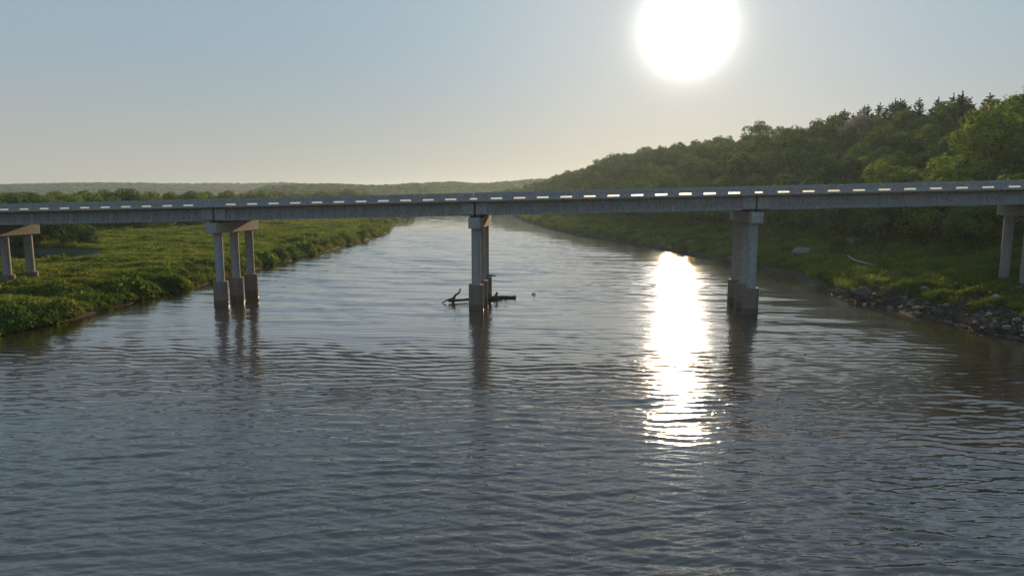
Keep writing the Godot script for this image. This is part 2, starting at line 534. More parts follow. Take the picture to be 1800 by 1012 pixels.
func round_post(r0: float, r1: float, y0: float, y1: float, z: float, sides: int, lip: float) -> ArrayMesh:
	var s := Shape.new()
	var rings := [[y0, r0, 0.0], [y1 - lip, r1, 0.0], [y1 - lip, r1, 0.5], [y1, r1 - lip, 0.5], [y1, r1 - lip, 1.0], [y1, 0.0, 1.0]]
	if lip == 0.0:
		rings = [[y0, r0, 0.0], [y1, r1, 0.0], [y1, r1, 1.0], [y1, 0.0, 1.0]]
	for r in rings:
		for i in sides:
			var a := TAU * i / sides
			var d := Vector3(cos(a), 0, sin(a))
			s.v.append(Vector3(0, r[0], z) + d * r[1])
			s.n.append((d * (1.0 - r[2]) + Vector3.UP * r[2]).normalized())
	for j in rings.size() - 1:
		for i in sides:
			var a := j * sides + i; var b := j * sides + (i + 1) % sides
			s.k.append_array(PackedInt32Array([a, b, b + sides, a, b + sides, a + sides]))
	return s.done()


# ---------------------------------------------------------------- plants
var crowns := []      # broadleaf crowns on a tree 12 m high
var trunks := []
var thin_crowns := []
var clump: ArrayMesh
var tuft: ArrayMesh
var shrub_mesh := []
var cedar: Array = []
var bushy := []
var coarse_crown: ArrayMesh

func card(s: Shape, p: Vector3, facing: Vector3, size: float, col: Color) -> void:
	var t := facing.cross(Vector3(rng.randf() - 0.5, rng.randf() - 0.5, rng.randf() - 0.5)).normalized()
	var b := facing.cross(t).normalized()
	var w := size * rng.randf_range(0.45, 0.75)
	s.quad(p - t * size, p - b * w + facing * size * 0.18, p + t * size, p + b * w + facing * size * 0.18)
	s.tint(col)


func sphere_dir() -> Vector3:
	var y := rng.randf_range(-1.0, 1.0); var a := rng.randf() * TAU; var r := sqrt(1.0 - y * y)
	return Vector3(r * cos(a), y, r * sin(a))


func leaf_color(spread := 0.35) -> Color:
	var k := rng.randf_range(1.0 - spread, 1.0 + spread)
	var warm := rng.randf_range(0.85, 1.2)
	return Color(0.078 * k * warm, 0.112 * k, 0.037 * k)


func lobed_crown(lobes: Array, count: int, size: float, gap := -0.12) -> ArrayMesh:
	var s := Shape.new()
	var total := 0.0
	for l in lobes:
		total += l[1].length_squared()
	var shift := rng.randf() * 100.0
	for l in lobes:
		var m := int(count * l[1].length_squared() / total)
		var tone := rng.randf_range(0.85, 1.15)
		for i in m:
			var d := sphere_dir()
			if d.y < -0.35 and rng.randf() < 0.6:
				continue
			var r := 0.55 + 0.45 * sqrt(rng.randf())
			if rng.randf() < 0.06:
				r = rng.randf_range(1.0, 1.18)
			var p: Vector3 = l[0] + d * l[1] * r
			if noise_3.get_noise_3d(p.x * 0.55 + shift, p.y * 0.55, p.z * 0.55) < gap:
				continue
			card(s, p, (d + sphere_dir() * 0.5).normalized(), size * rng.randf_range(0.6, 1.25), leaf_color() * tone)
	return s.done()


func broadleaf(kind: int) -> Array:
	var lobes := [[Vector3(0, 7.6, 0), Vector3(2.6, 2.8, 2.6)]]
	var n := 10 + kind % 4
	for i in n:
		var a := TAU * i / n * 1.62 + kind
		var h := rng.randf_range(4.6, 10.0)
		var out := 2.7 * sqrt(maxf(0.1, 1.0 - pow((h - 7.0) / 4.2, 2.0)))
		lobes.append([Vector3(cos(a) * out, h, sin(a) * out), Vector3(1.0, 0.85, 1.0) * rng.randf_range(1.3, 2.0)])
	lobes.append([Vector3(rng.randf_range(-0.6, 0.6), 10.4, rng.randf_range(-0.6, 0.6)), Vector3(1.6, 1.4, 1.6)])
	var t := Shape.new()
	var lean := Vector3(rng.randf_range(-0.4, 0.4), 0, rng.randf_range(-0.4, 0.4))
	t.tube([Vector3(0, -0.8, 0), Vector3(0, 0.3, 0), lean * 0.5 + Vector3(0, 3.5, 0), lean + Vector3(0, 8.5, 0)], [0.36, 0.26, 0.2, 0.07], 7, 0.06)
	for i in range(1, 7):
		var c: Vector3 = lobes[i][0]
		var from := lean * 0.5 + Vector3(0, lerpf(3.0, 5.5, rng.randf()), 0)
		t.tube([from, from.lerp(c, 0.5) + Vector3(0, 0.3, 0), c], [0.12, 0.08, 0.03], 5)
	return [lobed_crown(lobes, 4300, 0.29), t.done()]


func slender(kind: int) -> Array:   # bare lower stem, crown above
	var lobes := []
	for i in 9:
		var h := rng.randf_range(5.0, 11.0)
		var a := rng.randf() * TAU
		var out := rng.randf_range(0.4, 2.0)
		lobes.append([Vector3(cos(a) * out, h, sin(a) * out), Vector3(1.0, 0.8, 1.0) * rng.randf_range(1.1, 1.7)])
	var t := Shape.new()
	var lean := Vector3(rng.randf_range(-0.9, 0.9), 0, rng.randf_range(-0.5, 0.5))
	t.tube([Vector3(0, -0.8, 0), lean * 0.15 + Vector3(0, 2, 0), lean * 0.6 + Vector3(0, 6, 0), lean + Vector3(0, 10, 0)], [0.2, 0.15, 0.12, 0.05], 7, 0.08)
	for i in 5:
		var from := lean * 0.4 + Vector3(0, rng.randf_range(3.0, 6.5), 0)
		t.tube([from, from.lerp(lobes[i][0], 0.5), lobes[i][0]], [0.07, 0.05, 0.02], 5)
	return [lobed_crown(lobes, 2600, 0.28, -0.05), t.done()]


func bush_tree() -> Array:        # leafy down to the ground
	var lobes := [[Vector3(0, 6.0, 0), Vector3(2.8, 4.2, 2.8)]]
	for i in 16:
		var h := rng.randf_range(1.2, 9.6)
		var a := rng.randf() * TAU
		var out := 3.3 * sqrt(maxf(0.15, 1.0 - pow((h - 4.5) / 6.0, 2.0)))
		lobes.append([Vector3(cos(a) * out, h, sin(a) * out), Vector3(1.0, 0.95, 1.0) * rng.randf_range(1.3, 2.1)])
	lobes.append([Vector3(0, 10.4, 0), Vector3(1.7, 1.5, 1.7)])
	var t := Shape.new()
	t.tube([Vector3(0, -0.8, 0), Vector3(0.1, 3, 0), Vector3(0, 8.5, 0.2)], [0.4, 0.28, 0.08], 7, 0.06)
	return [lobed_crown(lobes, 6400, 0.29, -0.5), t.done()]


func conifer() -> Array:
	var s := Shape.new(); var t := Shape.new()
	var lean := rng.randf_range(0.2, 0.9)
	t.tube([Vector3(0, -0.8, 0), Vector3(lean * 0.3, 4, 0), Vector3(lean, 11.6, 0)], [0.25, 0.16, 0.03], 6)
	var h := 1.2
	while h < 11.4:
		var reach := 3.3 * pow(1.0 - h / 12.6, 0.7)
		var root := Vector3(lean * h / 11.6, h, 0)
		for i in 5:
			var a := rng.randf() * TAU
			var d := Vector3(cos(a), rng.randf_range(0.15, 0.6), sin(a))
			var len := reach * rng.randf_range(0.45, 1.3)
			t.tube([root, root + d * len * 0.9], [0.05, 0.015], 4)
			for j in int(len * 17.0) + 5:
				var f := pow(rng.randf(), 0.6)
				card(s, root + d * len * f + Vector3(0, f * f * 0.25 * len, 0) + sphere_dir() * lerpf(0.30, 0.08, f) * Vector3(1, 0.5, 1), (Vector3.UP + sphere_dir() * 0.9).normalized(), rng.randf_range(0.12, 0.26), leaf_color())
		h += rng.randf_range(0.40, 0.62)
	for j in 40:
		var f := rng.randf()
		card(s, Vector3(lean, 11.0 + f * 1.6, 0) + sphere_dir() * 0.25 * (1.1 - f), sphere_dir(), 0.15, leaf_color())
	return [s.done(), t.done()]


func make_prototypes() -> void:
	for i in 6:
		var p := broadleaf(i); crowns.append(p[0]); trunks.append(p[1])
	for i in 4:
		thin_crowns.append(slender(i))
	for i in 3:
		cedar.append(conifer()); bushy.append(bush_tree())
	for i in 3:
		var lobes := []
		for j in 7:
			var a := rng.randf() * TAU
			var out := rng.randf_range(0.2, 1.1)
			lobes.append([Vector3(cos(a) * out, rng.randf_range(0.5, 1.5), sin(a) * out), Vector3.ONE * rng.randf_range(0.5, 0.85)])
		shrub_mesh.append(lobed_crown(lobes, 1100, 0.15, -0.2))
	var s := Shape.new()
	for i in 84:
		var d := sphere_dir(); d.y = absf(d.y)
		card(s, Vector3(d.x * 0.62, d.y * 0.62 + 0.05, d.z * 0.62) * rng.randf_range(0.6, 1.1), (d + sphere_dir() * 0.7).normalized(), rng.randf_range(0.055, 0.12), leaf_color())
	clump = s.done()
	s = Shape.new()
	for i in 34:
		var a := rng.randf() * TAU; var r := rng.randf() * 0.35
		var base := Vector3(cos(a) * r, -0.05, sin(a) * r)
		var lean := Vector3(cos(a) * 0.3 + rng.randf_range(-0.3, 0.3), 0, sin(a) * 0.3 + rng.randf_range(-0.3, 0.3))
		var hgt := rng.randf_range(0.45, 1.0)
		var side := Vector3(cos(a * 3.1), 0, sin(a * 3.1)) * 0.028
		var mid := base + lean * 0.35 + Vector3.UP * hgt * 0.6
		s.quad(base - side, base + side, mid + side * 0.8, mid - side * 0.8)
		s.tri(mid - side * 0.8, mid + side * 0.8, base + lean + Vector3.UP * hgt)
		s.tint(leaf_color())
	tuft = s.done()
	var lobes := []
	for i in 7:
		var a := TAU * i / 7.0
		lobes.append([Vector3(cos(a) * 2.2, rng.randf_range(5.0, 9.0), sin(a) * 2.2), Vector3.ONE * rng.randf_range(1.8, 2.5)])
	lobes.append([Vector3(0, 9, 0), Vector3(2.4, 2.6, 2.4)])
	coarse_crown = lobed_crown(lobes, 420, 0.85, -0.3)


func tree(called: String, label: String, category: String, at: Vector3, scale: Vector3, shapes: Array, leaf: String, group: String) -> Node3D:
	var t := thing(called, label, category, at, rng.randf() * TAU, group)
	t.scale = scale
	put("trunk", shapes[1], M.bark, t)
	put("crown", shapes[0], M[leaf], t)
	return t


func scatter(called: String, label: String, category: String, mesh: Mesh, material: Material, places: Array, tones: Array) -> void:
	var mm := MultiMesh.new()
	mm.transform_format = MultiMesh.TRANSFORM_3D; mm.use_colors = true
	mm.mesh = mesh; mm.instance_count = places.size()
	for i in places.size():
		mm.set_instance_transform(i, places[i]); mm.set_instance_color(i, tones[i])
	var o := MultiMeshInstance3D.new(); o.multimesh = mm; o.material_override = material
	o.name = numbered(called); add_child(o)
	o.set_meta("kind", "stuff"); o.set_meta("label", label); o.set_meta("category", category)


func upright(at: Vector3, scale: Vector3) -> Transform3D:
	return Transform3D(Basis(Vector3.UP, rng.randf() * TAU) * Basis.from_scale(scale), at)


func on_bridge(x: float, z: float) -> bool:
	var d := Vector2(x - MID.x, z + MID.z)           # z ahead
	var t := d.x * sin(TURN) + d.y * cos(TURN)
	return t > -14.0 and t < 19.0


const ORDER := ["first", "second", "third", "fourth", "fifth", "sixth", "seventh", "eighth", "ninth", "tenth", "eleventh", "twelfth", "thirteenth", "fourteenth", "fifteenth", "sixteenth", "seventeenth", "eighteenth", "nineteenth"]
const TENS := ["twent", "thirt", "fort", "fift", "sixt", "sevent", "eight", "ninet"]

func ordinal(i: int) -> String:     # 0 is the first
	if i < 19:
		return ORDER[i]
	var t: String = TENS[(i + 1) / 10 - 2]
	return t + "ieth" if (i + 1) % 10 == 0 else t + "y " + ORDER[i % 10]


func nth(i: int, of: int) -> String:
	if i * 2 < of:
		return ordinal(i) + " from left" if i > 0 else "leftmost"
	return ordinal(of - 1 - i) + " from right" if i < of - 1 else "rightmost"


var standouts := [
	[Vector2(129.0, 372.0), Vector3(2.1, 1.65, 2.1), "leaf_dark", "tall broad dark tree overtopping the hill crest just below the sun"],
	[Vector2(83.5, 136.0), Vector3(1.55, 1.42, 1.55), "leaf_bright", "bright yellow green tree just above the parapet, lower of two bright trees"],
	[Vector2(103.0, 151.0), Vector3(1.75, 1.6, 1.75), "leaf_bright", "large bright green tree high above the right end of the bridge"],
	[Vector2(117.0, 158.0), Vector3(1.6, 1.5, 1.6), "leaf_bright", "bright green tree at the right edge, beside the large bright one"],
	[Vector2(130.0, 262.0), Vector3(1.1, 1.0, 1.1), "leaf_tan", "pinkish tan tree with dry leaves near the hill crest left of the conifers"],
	[Vector2(122.5, 256.0), Vector3(1.0, 0.85, 1.0), "leaf_tan", "smaller pinkish tan tree just below the other dry one"]]

func hides(p: Vector2, near := 0.8, ahead := 45.0) -> bool:     # would stand close before or inside one of the trees that stand out
	for q in standouts:
		if p.distance_to(q[0]) < 5.0 * q[1].x * near or (absf(p.x / p.y - q[0].x / q[0].y) < 0.035 and p.y < q[0].y and p.y > q[0].y - ahead):
			return true
	return false


func plant_right_hill() -> void:
	# rows that follow the slope from its foot to its crest: [share of the way up, name, spacing]
	var rows := [[0.04, "at the wooded hill's foot", 7.0], [0.22, "in the wooded hill's low row", 8.0], [0.42, "in the wooded hill's lower middle row", 8.0], [0.62, "in the wooded hill's upper middle row", 8.5], [0.82, "in the wooded hill's high row", 8.5], [1.0, "on the wooded hill's crest", 8.0]]
	var rest := []; var tones := []
	for r in rows.size():
		var row: Array = rows[r]
		var spots := []
		var z := 112.0 + r * 8.0
		while z < 780.0:
			var xr := along(right_shore, z); var cx := along(crest_x, z)
			var x: float = lerpf(xr + 22.0, cx, row[0]) + rng.randf_range(-4.0, 4.0)
			if cx - xr > 26.0 or row[0] > 0.8:
				spots.append(Vector2(x, z + rng.randf_range(-2.5, 2.5)))
			z += row[2] * rng.randf_range(0.8, 1.2) * (1.0 + maxf(0.0, z - 260.0) / 420.0)
		var kept := []
		for p in spots:
			if p.x / p.y < 0.80 and not on_bridge(p.x, p.y) and not hides(p):
				kept.append(p)
		kept.sort_custom(func(a, b): return a.x / a.y < b.x / b.y)
		for i in kept.size():
			var p: Vector2 = kept[i]
			var at := Vector3(p.x, ground(p.x, p.y) - 0.2, -p.y)
			var size := rng.randf_range(0.78, 1.2)
			var where: String = row[1] + ", " + nth(i, kept.size())
			var sc := Vector3(size * rng.randf_range(0.95, 1.25), size, size * rng.randf_range(0.95, 1.25))
			if r == 5 and p.y < 330.0 and p.y > 150.0 and rng.randf() < 0.8:
				tree("cedar_tree", "dark spiky conifer " + where, "conifer", at, Vector3(1.35, rng.randf_range(0.9, 1.25), 1.35), cedar[i % 3], "leaf_cedar", "conifers on the hill crest")
			elif r == 0:
				tree("slender_tree", "slender pale stemmed tree " + where, "tree", at, sc * 1.05, thin_crowns[i % 4], "leaf_dark" if rng.randf() < 0.6 else "leaf_mid", "trees of the wooded hill")
			else:
				var pick := rng.randf()
				var leaf := "leaf_dark" if pick < 0.5 else ("leaf_mid" if pick < 0.9 else "leaf_bright")
				var look: String = {"leaf_dark": "dark green", "leaf_mid": "mid green", "leaf_bright": "yellowish green"}[leaf]
				var j := rng.randi() % 6
				tree("broadleaf_tree", look + " tree " + where, "tree", at, sc, [crowns[j], trunks[j]], leaf, "trees of the wooded hill")
	# trees that stand out
	var j := 2
	for q in standouts:
		var at := Vector3(q[0].x, ground(q[0].x, q[0].y) - 0.2, -q[0].y)
		tree("broadleaf_tree", q[3], "tree", at, q[1], bushy[j % 3] if q[2] == "leaf_bright" else [crowns[j % 6], trunks[j % 6]], q[2], "trees of the wooded hill")
		j += 1
	for i in 22:
		var z := 196.0 + i * 4.6 + rng.randf_range(-2.0, 2.0)
		var x := along(crest_x, z) + rng.randf_range(-9.0, -2.0)
		var look: String = "leftmost" if i == 21 else ("rightmost" if i == 0 else ordinal(21 - i) + " from left")
		tree("cedar_tree", "ragged dark conifer in the row just below the hill crest, " + look, "conifer", Vector3(x, ground(x, z) - 0.4, -z), Vector3(rng.randf_range(1.2, 1.9), rng.randf_range(0.7, 1.25), rng.randf_range(1.2, 1.9)), cedar[i % 3], "leaf_cedar", "conifers on the hill crest").rotation.z = rng.randf_range(-0.16, 0.16)
	# what fills the wood between the rows
	for i in 2600:
		var z := rng.randf_range(115.0, 900.0)
		var xr := along(right_shore, z); var cx := along(crest_x, z)
		var x := lerpf(xr + 24.0, cx + 70.0, rng.randf())
		if x / z > 0.84 or on_bridge(x, z) or hides(Vector2(x, z), 0.3, 10.0):
			continue
		var sc := rng.randf_range(0.5, 0.95)
		rest.append(upright(Vector3(x, ground(x, z) - 1.0, -z), Vector3(sc * 1.15, sc, sc * 1.15)))
		var k := rng.randf_range(0.7, 1.2); tones.append(Color(k, k * 1.02, k * 0.9))
	scatter("undergrowth", "dense green wood filling the hill between its larger trees", "woodland", crowns[1], M.leaf_dark, rest, tones)
	# grass and weeds on the bank
	rest = []; tones = []
	for i in 60000:
		var z := lerpf(62.0, 520.0, pow(rng.randf(), 1.7))
		var e := 1.2 + 30.0 * rng.randf()
		var x := along(right_shore, z) + e
		var patch := noise_b.get_noise_2d(x / 7.0 + 50.0, z / 7.0)
		if x / z > 0.85 or patch < -0.12 or (e < 4.0 and rng.randf() < 0.75) or (rubble(x, z) and rng.randf() < 0.93):
			continue
		var sc := rng.randf_range(0.7, 1.3) * (1.0 + patch * 0.5) * (1.0 + z / 500.0)
		rest.append(upright(Vector3(x, ground(x, z), -z), Vector3(sc, sc * rng.randf_range(0.7, 1.1), sc)))
		var k := 0.85 + 0.5 * noise_c.get_noise_2d(x / 10.0, z / 10.0); tones.append(Color(k, k, k * 0.9))
	scatter("bank_grass", "tall green grass covering the slope of the right bank", "grass", tuft, M.leaf_grass, rest, tones)
	rest = []; tones = []
	for i in 9000:
		var z := lerpf(62.0, 560.0, pow(rng.randf(), 1.6))
		var e := 3.0 + 34.0 * rng.randf()
		var x := along(right_shore, z) + e
		if x / z > 0.85 or noise_b.get_noise_2d(x / 9.0 + 10.0, z / 9.0) < -0.15 or rubble(x, z):
			continue
		var sc := rng.randf_range(0.5, 1.7) * (1.0 + z / 400.0)
		rest.append(upright(Vector3(x, ground(x, z), -z), Vector3(sc, sc * rng.randf_range(0.7, 1.3), sc)))
		var k := rng.randf_range(0.6, 1.1); tones.append(Color(k, k, k * 0.9))
	scatter("bank_weeds", "leafy weeds growing among the grass of the right bank", "weeds", clump, M.leaf_weed, rest, tones)


func rubble(x: float, z: float) -> bool:
	var e := x - along(right_shore, z)
	return (z > 74.0 and z < 108.0 and e < 6.5 + 2.5 * noise_a.get_noise_2d(z * 0.2, 3.0) and e > 0.2)


func plant_left_bank() -> void:
	var places := []; var tones := []; var grass := []; var gtones := []
	for i in 150000:
		var z := lerpf(66.0, 720.0, pow(rng.randf(), 2.3))
		var d := 0.35 + (0.55 * z + 60.0) * pow(rng.randf(), 1.25)
		var x := along(left_shore, z) - d
		if x / z < -0.84 or pond_depth(x, z) > (-0.30 if z < 150.0 else -0.08):
			continue
		var patch := noise_b.get_noise_2d(x / 16.0 + 30.0, z / 7.0 + 9.0)
		var edge := 1.0 - smoothstep(3.0, 16.0, d)
		var sc := (0.55 + 1.6 * maxf(patch, -0.2) + 0.55 * edge) * rng.randf_range(0.7, 1.25) * (1.0 + z / 450.0)
		var at := Vector3(x, ground(x, z) - 0.05, -z)
		var hue := noise_c.get_noise_2d(x / 22.0 + 70.0, z / 11.0)
		var k := rng.randf_range(0.75, 1.2) * (1.0 + 0.35 * hue)
		if patch > 0.02 or edge > 0.45:
			places.append(upright(at, Vector3(sc, sc * rng.randf_range(0.75, 1.2), sc))); tones.append(Color(k * (1.05 + 0.4 * hue), k, k * 0.85))
		else:
			grass.append(upright(at, Vector3(1.1, 0.62, 1.1) * (1.0 + z / 300.0) * rng.randf_range(0.8, 1.3))); gtones.append(Color(k * 1.15, k * 1.05, k * 0.8))
	scatter("ground_cover", "leafy green weeds covering the flat left bank", "weeds", clump, M.leaf_weed, places, tones)
	scatter("meadow_grass", "short grass between the weeds of the left bank", "grass", tuft, M.leaf_grass, grass, gtones)
	# bushes along the water's edge, counted from the camera outwards
	var n := 0
	var z := 118.0
	while z < 470.0:
		var x := along(left_shore, z) - rng.randf_range(1.6, 3.2)
		var s := thing("riverside_bush", "rounded green bush on the left bank's edge, %s along the shore" % ordinal(n), "bush", Vector3(x, ground(x, z) - 0.15, -z), rng.randf() * TAU, "bushes along the left shore")
		var sc := rng.randf_range(0.8, 1.35) * (1.0 + z / 700.0)
		s.scale = Vector3(sc * 1.2, sc, sc * 1.2)
		put("foliage", shrub_mesh[n % 3], M.leaf_weed if n % 3 else M.leaf_mid, s)
		n += 1
		z += rng.randf_range(4.5, 9.0) * (1.0 + z / 500.0)
	# trees on the plain
	var list := [
		[Vector2(-121, 186), 1.05, "leaf_mid", "leafy lighter green tree at the right end of the dark grove behind the pond"],
		[Vector2(-131, 190), 1.23, "leaf_dark", "dark tree second from the right in the grove behind the pond"],
		[Vector2(-137, 185), 1.08, "leaf_dark", "dark tree third from the right in the grove behind the pond"],
		[Vector2(-144, 189), 1.23, "leaf_dark", "dark tree in the middle of the grove behind the pond"],
		[Vector2(-151, 185), 1.19, "leaf_dark", "tall dark tree fifth from the right in the grove behind the pond"],
		[Vector2(-158, 190), 1.23, "leaf_dark", "dark tree sixth from the right in the grove behind the pond"],
		[Vector2(-165, 185), 1.19, "leaf_dark", "dark tree second from the left in the grove behind the pond"],
		[Vector2(-173, 189), 1.28, "leaf_dark", "dark tree leftmost of the grove behind the pond"],
		[Vector2(-128, 181), 0.65, "leaf_mid", "small leafy tree at the pond's edge before the grove's right end"],
		[Vector2(-141, 178), 0.6, "leaf_dark", "low dark bushy tree on the pond's far shore"],
		[Vector2(-155, 178), 0.65, "leaf_dark", "low dark bushy tree before the left part of the grove"],
		[Vector2(-115, 188), 0.5, "leaf_dark", "low dark bushy tree at the foot of the grove's right end"],
		[Vector2(-146, 318), 0.6, "leaf_dark", "small dark tree alone on the meadow left of the left river pier"]]
	for q in list:
		var j := rng.randi() % 6
		tree("meadow_tree", q[3], "tree", Vector3(q[0].x, ground(q[0].x, q[0].y) - 0.4, -q[0].y), Vector3(q[1] * 1.15, q[1], q[1] * 1.15), bushy[j % 3], q[2], "trees of the left plain")
	var spots := []
	for i in 84:
		var px := -0.76 + i * 0.0072 + rng.randf_range(-0.003, 0.003)
		var zz := lerpf(270.0, 340.0, rng.randf()) + maxf(0.0, px + 0.46) * 1500.0
		spots.append(Vector2(px * zz, zz))
	spots.sort_custom(func(a, b): return a.x / a.y < b.x / b.y)
	for i in spots.size():
		var p: Vector2 = spots[i]
		if p.x > along(left_shore, p.y) - 8.0:
			continue
		var j := rng.randi() % 6
		var bright := rng.randf() < (0.75 if p.x / p.y < -0.58 else 0.4)
		var sc := rng.randf_range(1.10, 1.38) * (1.0 + maxf(0.0, p.y - 340.0) / 1500.0)
		tree("willow_tree", ("bright yellow green" if bright else "dark green") + " bushy tree in the left plain's tree line, " + nth(i, spots.size()), "tree", Vector3(p.x, ground(p.x, p.y) - 0.6, -p.y), Vector3(sc * 1.3, sc, sc * 1.3), bushy[j % 3], "leaf_bright" if bright else "leaf_mid", "tree line across the left plain")


func plant_far_hills() -> void:
	var places := []; var tones := []
	for i in 26000:
		var far := rng.randf()
		var z := 0.0; var x := 0.0
		if far < 0.62:
			z = rng.randf_range(2080.0, 2900.0); x = z * rng.randf_range(-0.86, 0.12)
		elif far < 0.85:
			z = rng.randf_range(1160.0, 1650.0); x = z * rng.randf_range(-0.44, 0.14)
		else:
			z = rng.randf_range(640.0, 1160.0); x = z * rng.randf_range(-0.84, 0.10)
			if x > along(left_shore, z) - 10.0 and x < along(right_shore, z) + 10.0:
				continue
			if noise_b.get_noise_2d(x / 90.0, z / 60.0) < -0.05:
				continue
		var sc := rng.randf_range(0.8, 1.35)
		if far < 0.62:
			sc *= 1.25
		places.append(upright(Vector3(x, ground(x, z) - 1.5, -z), Vector3(sc * 1.25, sc, sc * 1.25)))
		var k := rng.randf_range(0.45, 1.6)
		tones.append(Color(k, k * rng.randf_range(0.95, 1.1), k * 0.9))
	scatter("distant_forest", "far hazy forest covering the plain's edge and the hills at the horizon", "forest", coarse_crown, M.leaf_mid, places, tones)


# ---------------------------------------------------------------- stones and wood
func rock_mesh(seed: int) -> ArrayMesh:
	var f := FastNoiseLite.new(); f.seed = seed; f.frequency = 0.9; f.fractal_octaves = 3
	var cuts := []
	for i in 15:
		cuts.append([sphere_dir(), rng.randf_range(0.5, 0.85)])
	var sp := SphereMesh.new(); sp.radius = 1.0; sp.height = 2.0; sp.radial_segments = 18; sp.rings = 10
	var a := sp.get_mesh_arrays()
	var v: PackedVector3Array = a[Mesh.ARRAY_VERTEX]
	for i in v.size():
		var p := v[i].normalized()
		var r := 1.0 + 0.18 * f.get_noise_3dv(p * 1.6)
		p *= r
		for c in cuts:
			var over: float = p.dot(c[0]) - c[1]
			if over > 0.0:
				p -= c[0] * over * 0.92
		v[i] = p
	var s := Shape.new(); s.v = v; s.k = a[Mesh.ARRAY_INDEX]
	return s.done()


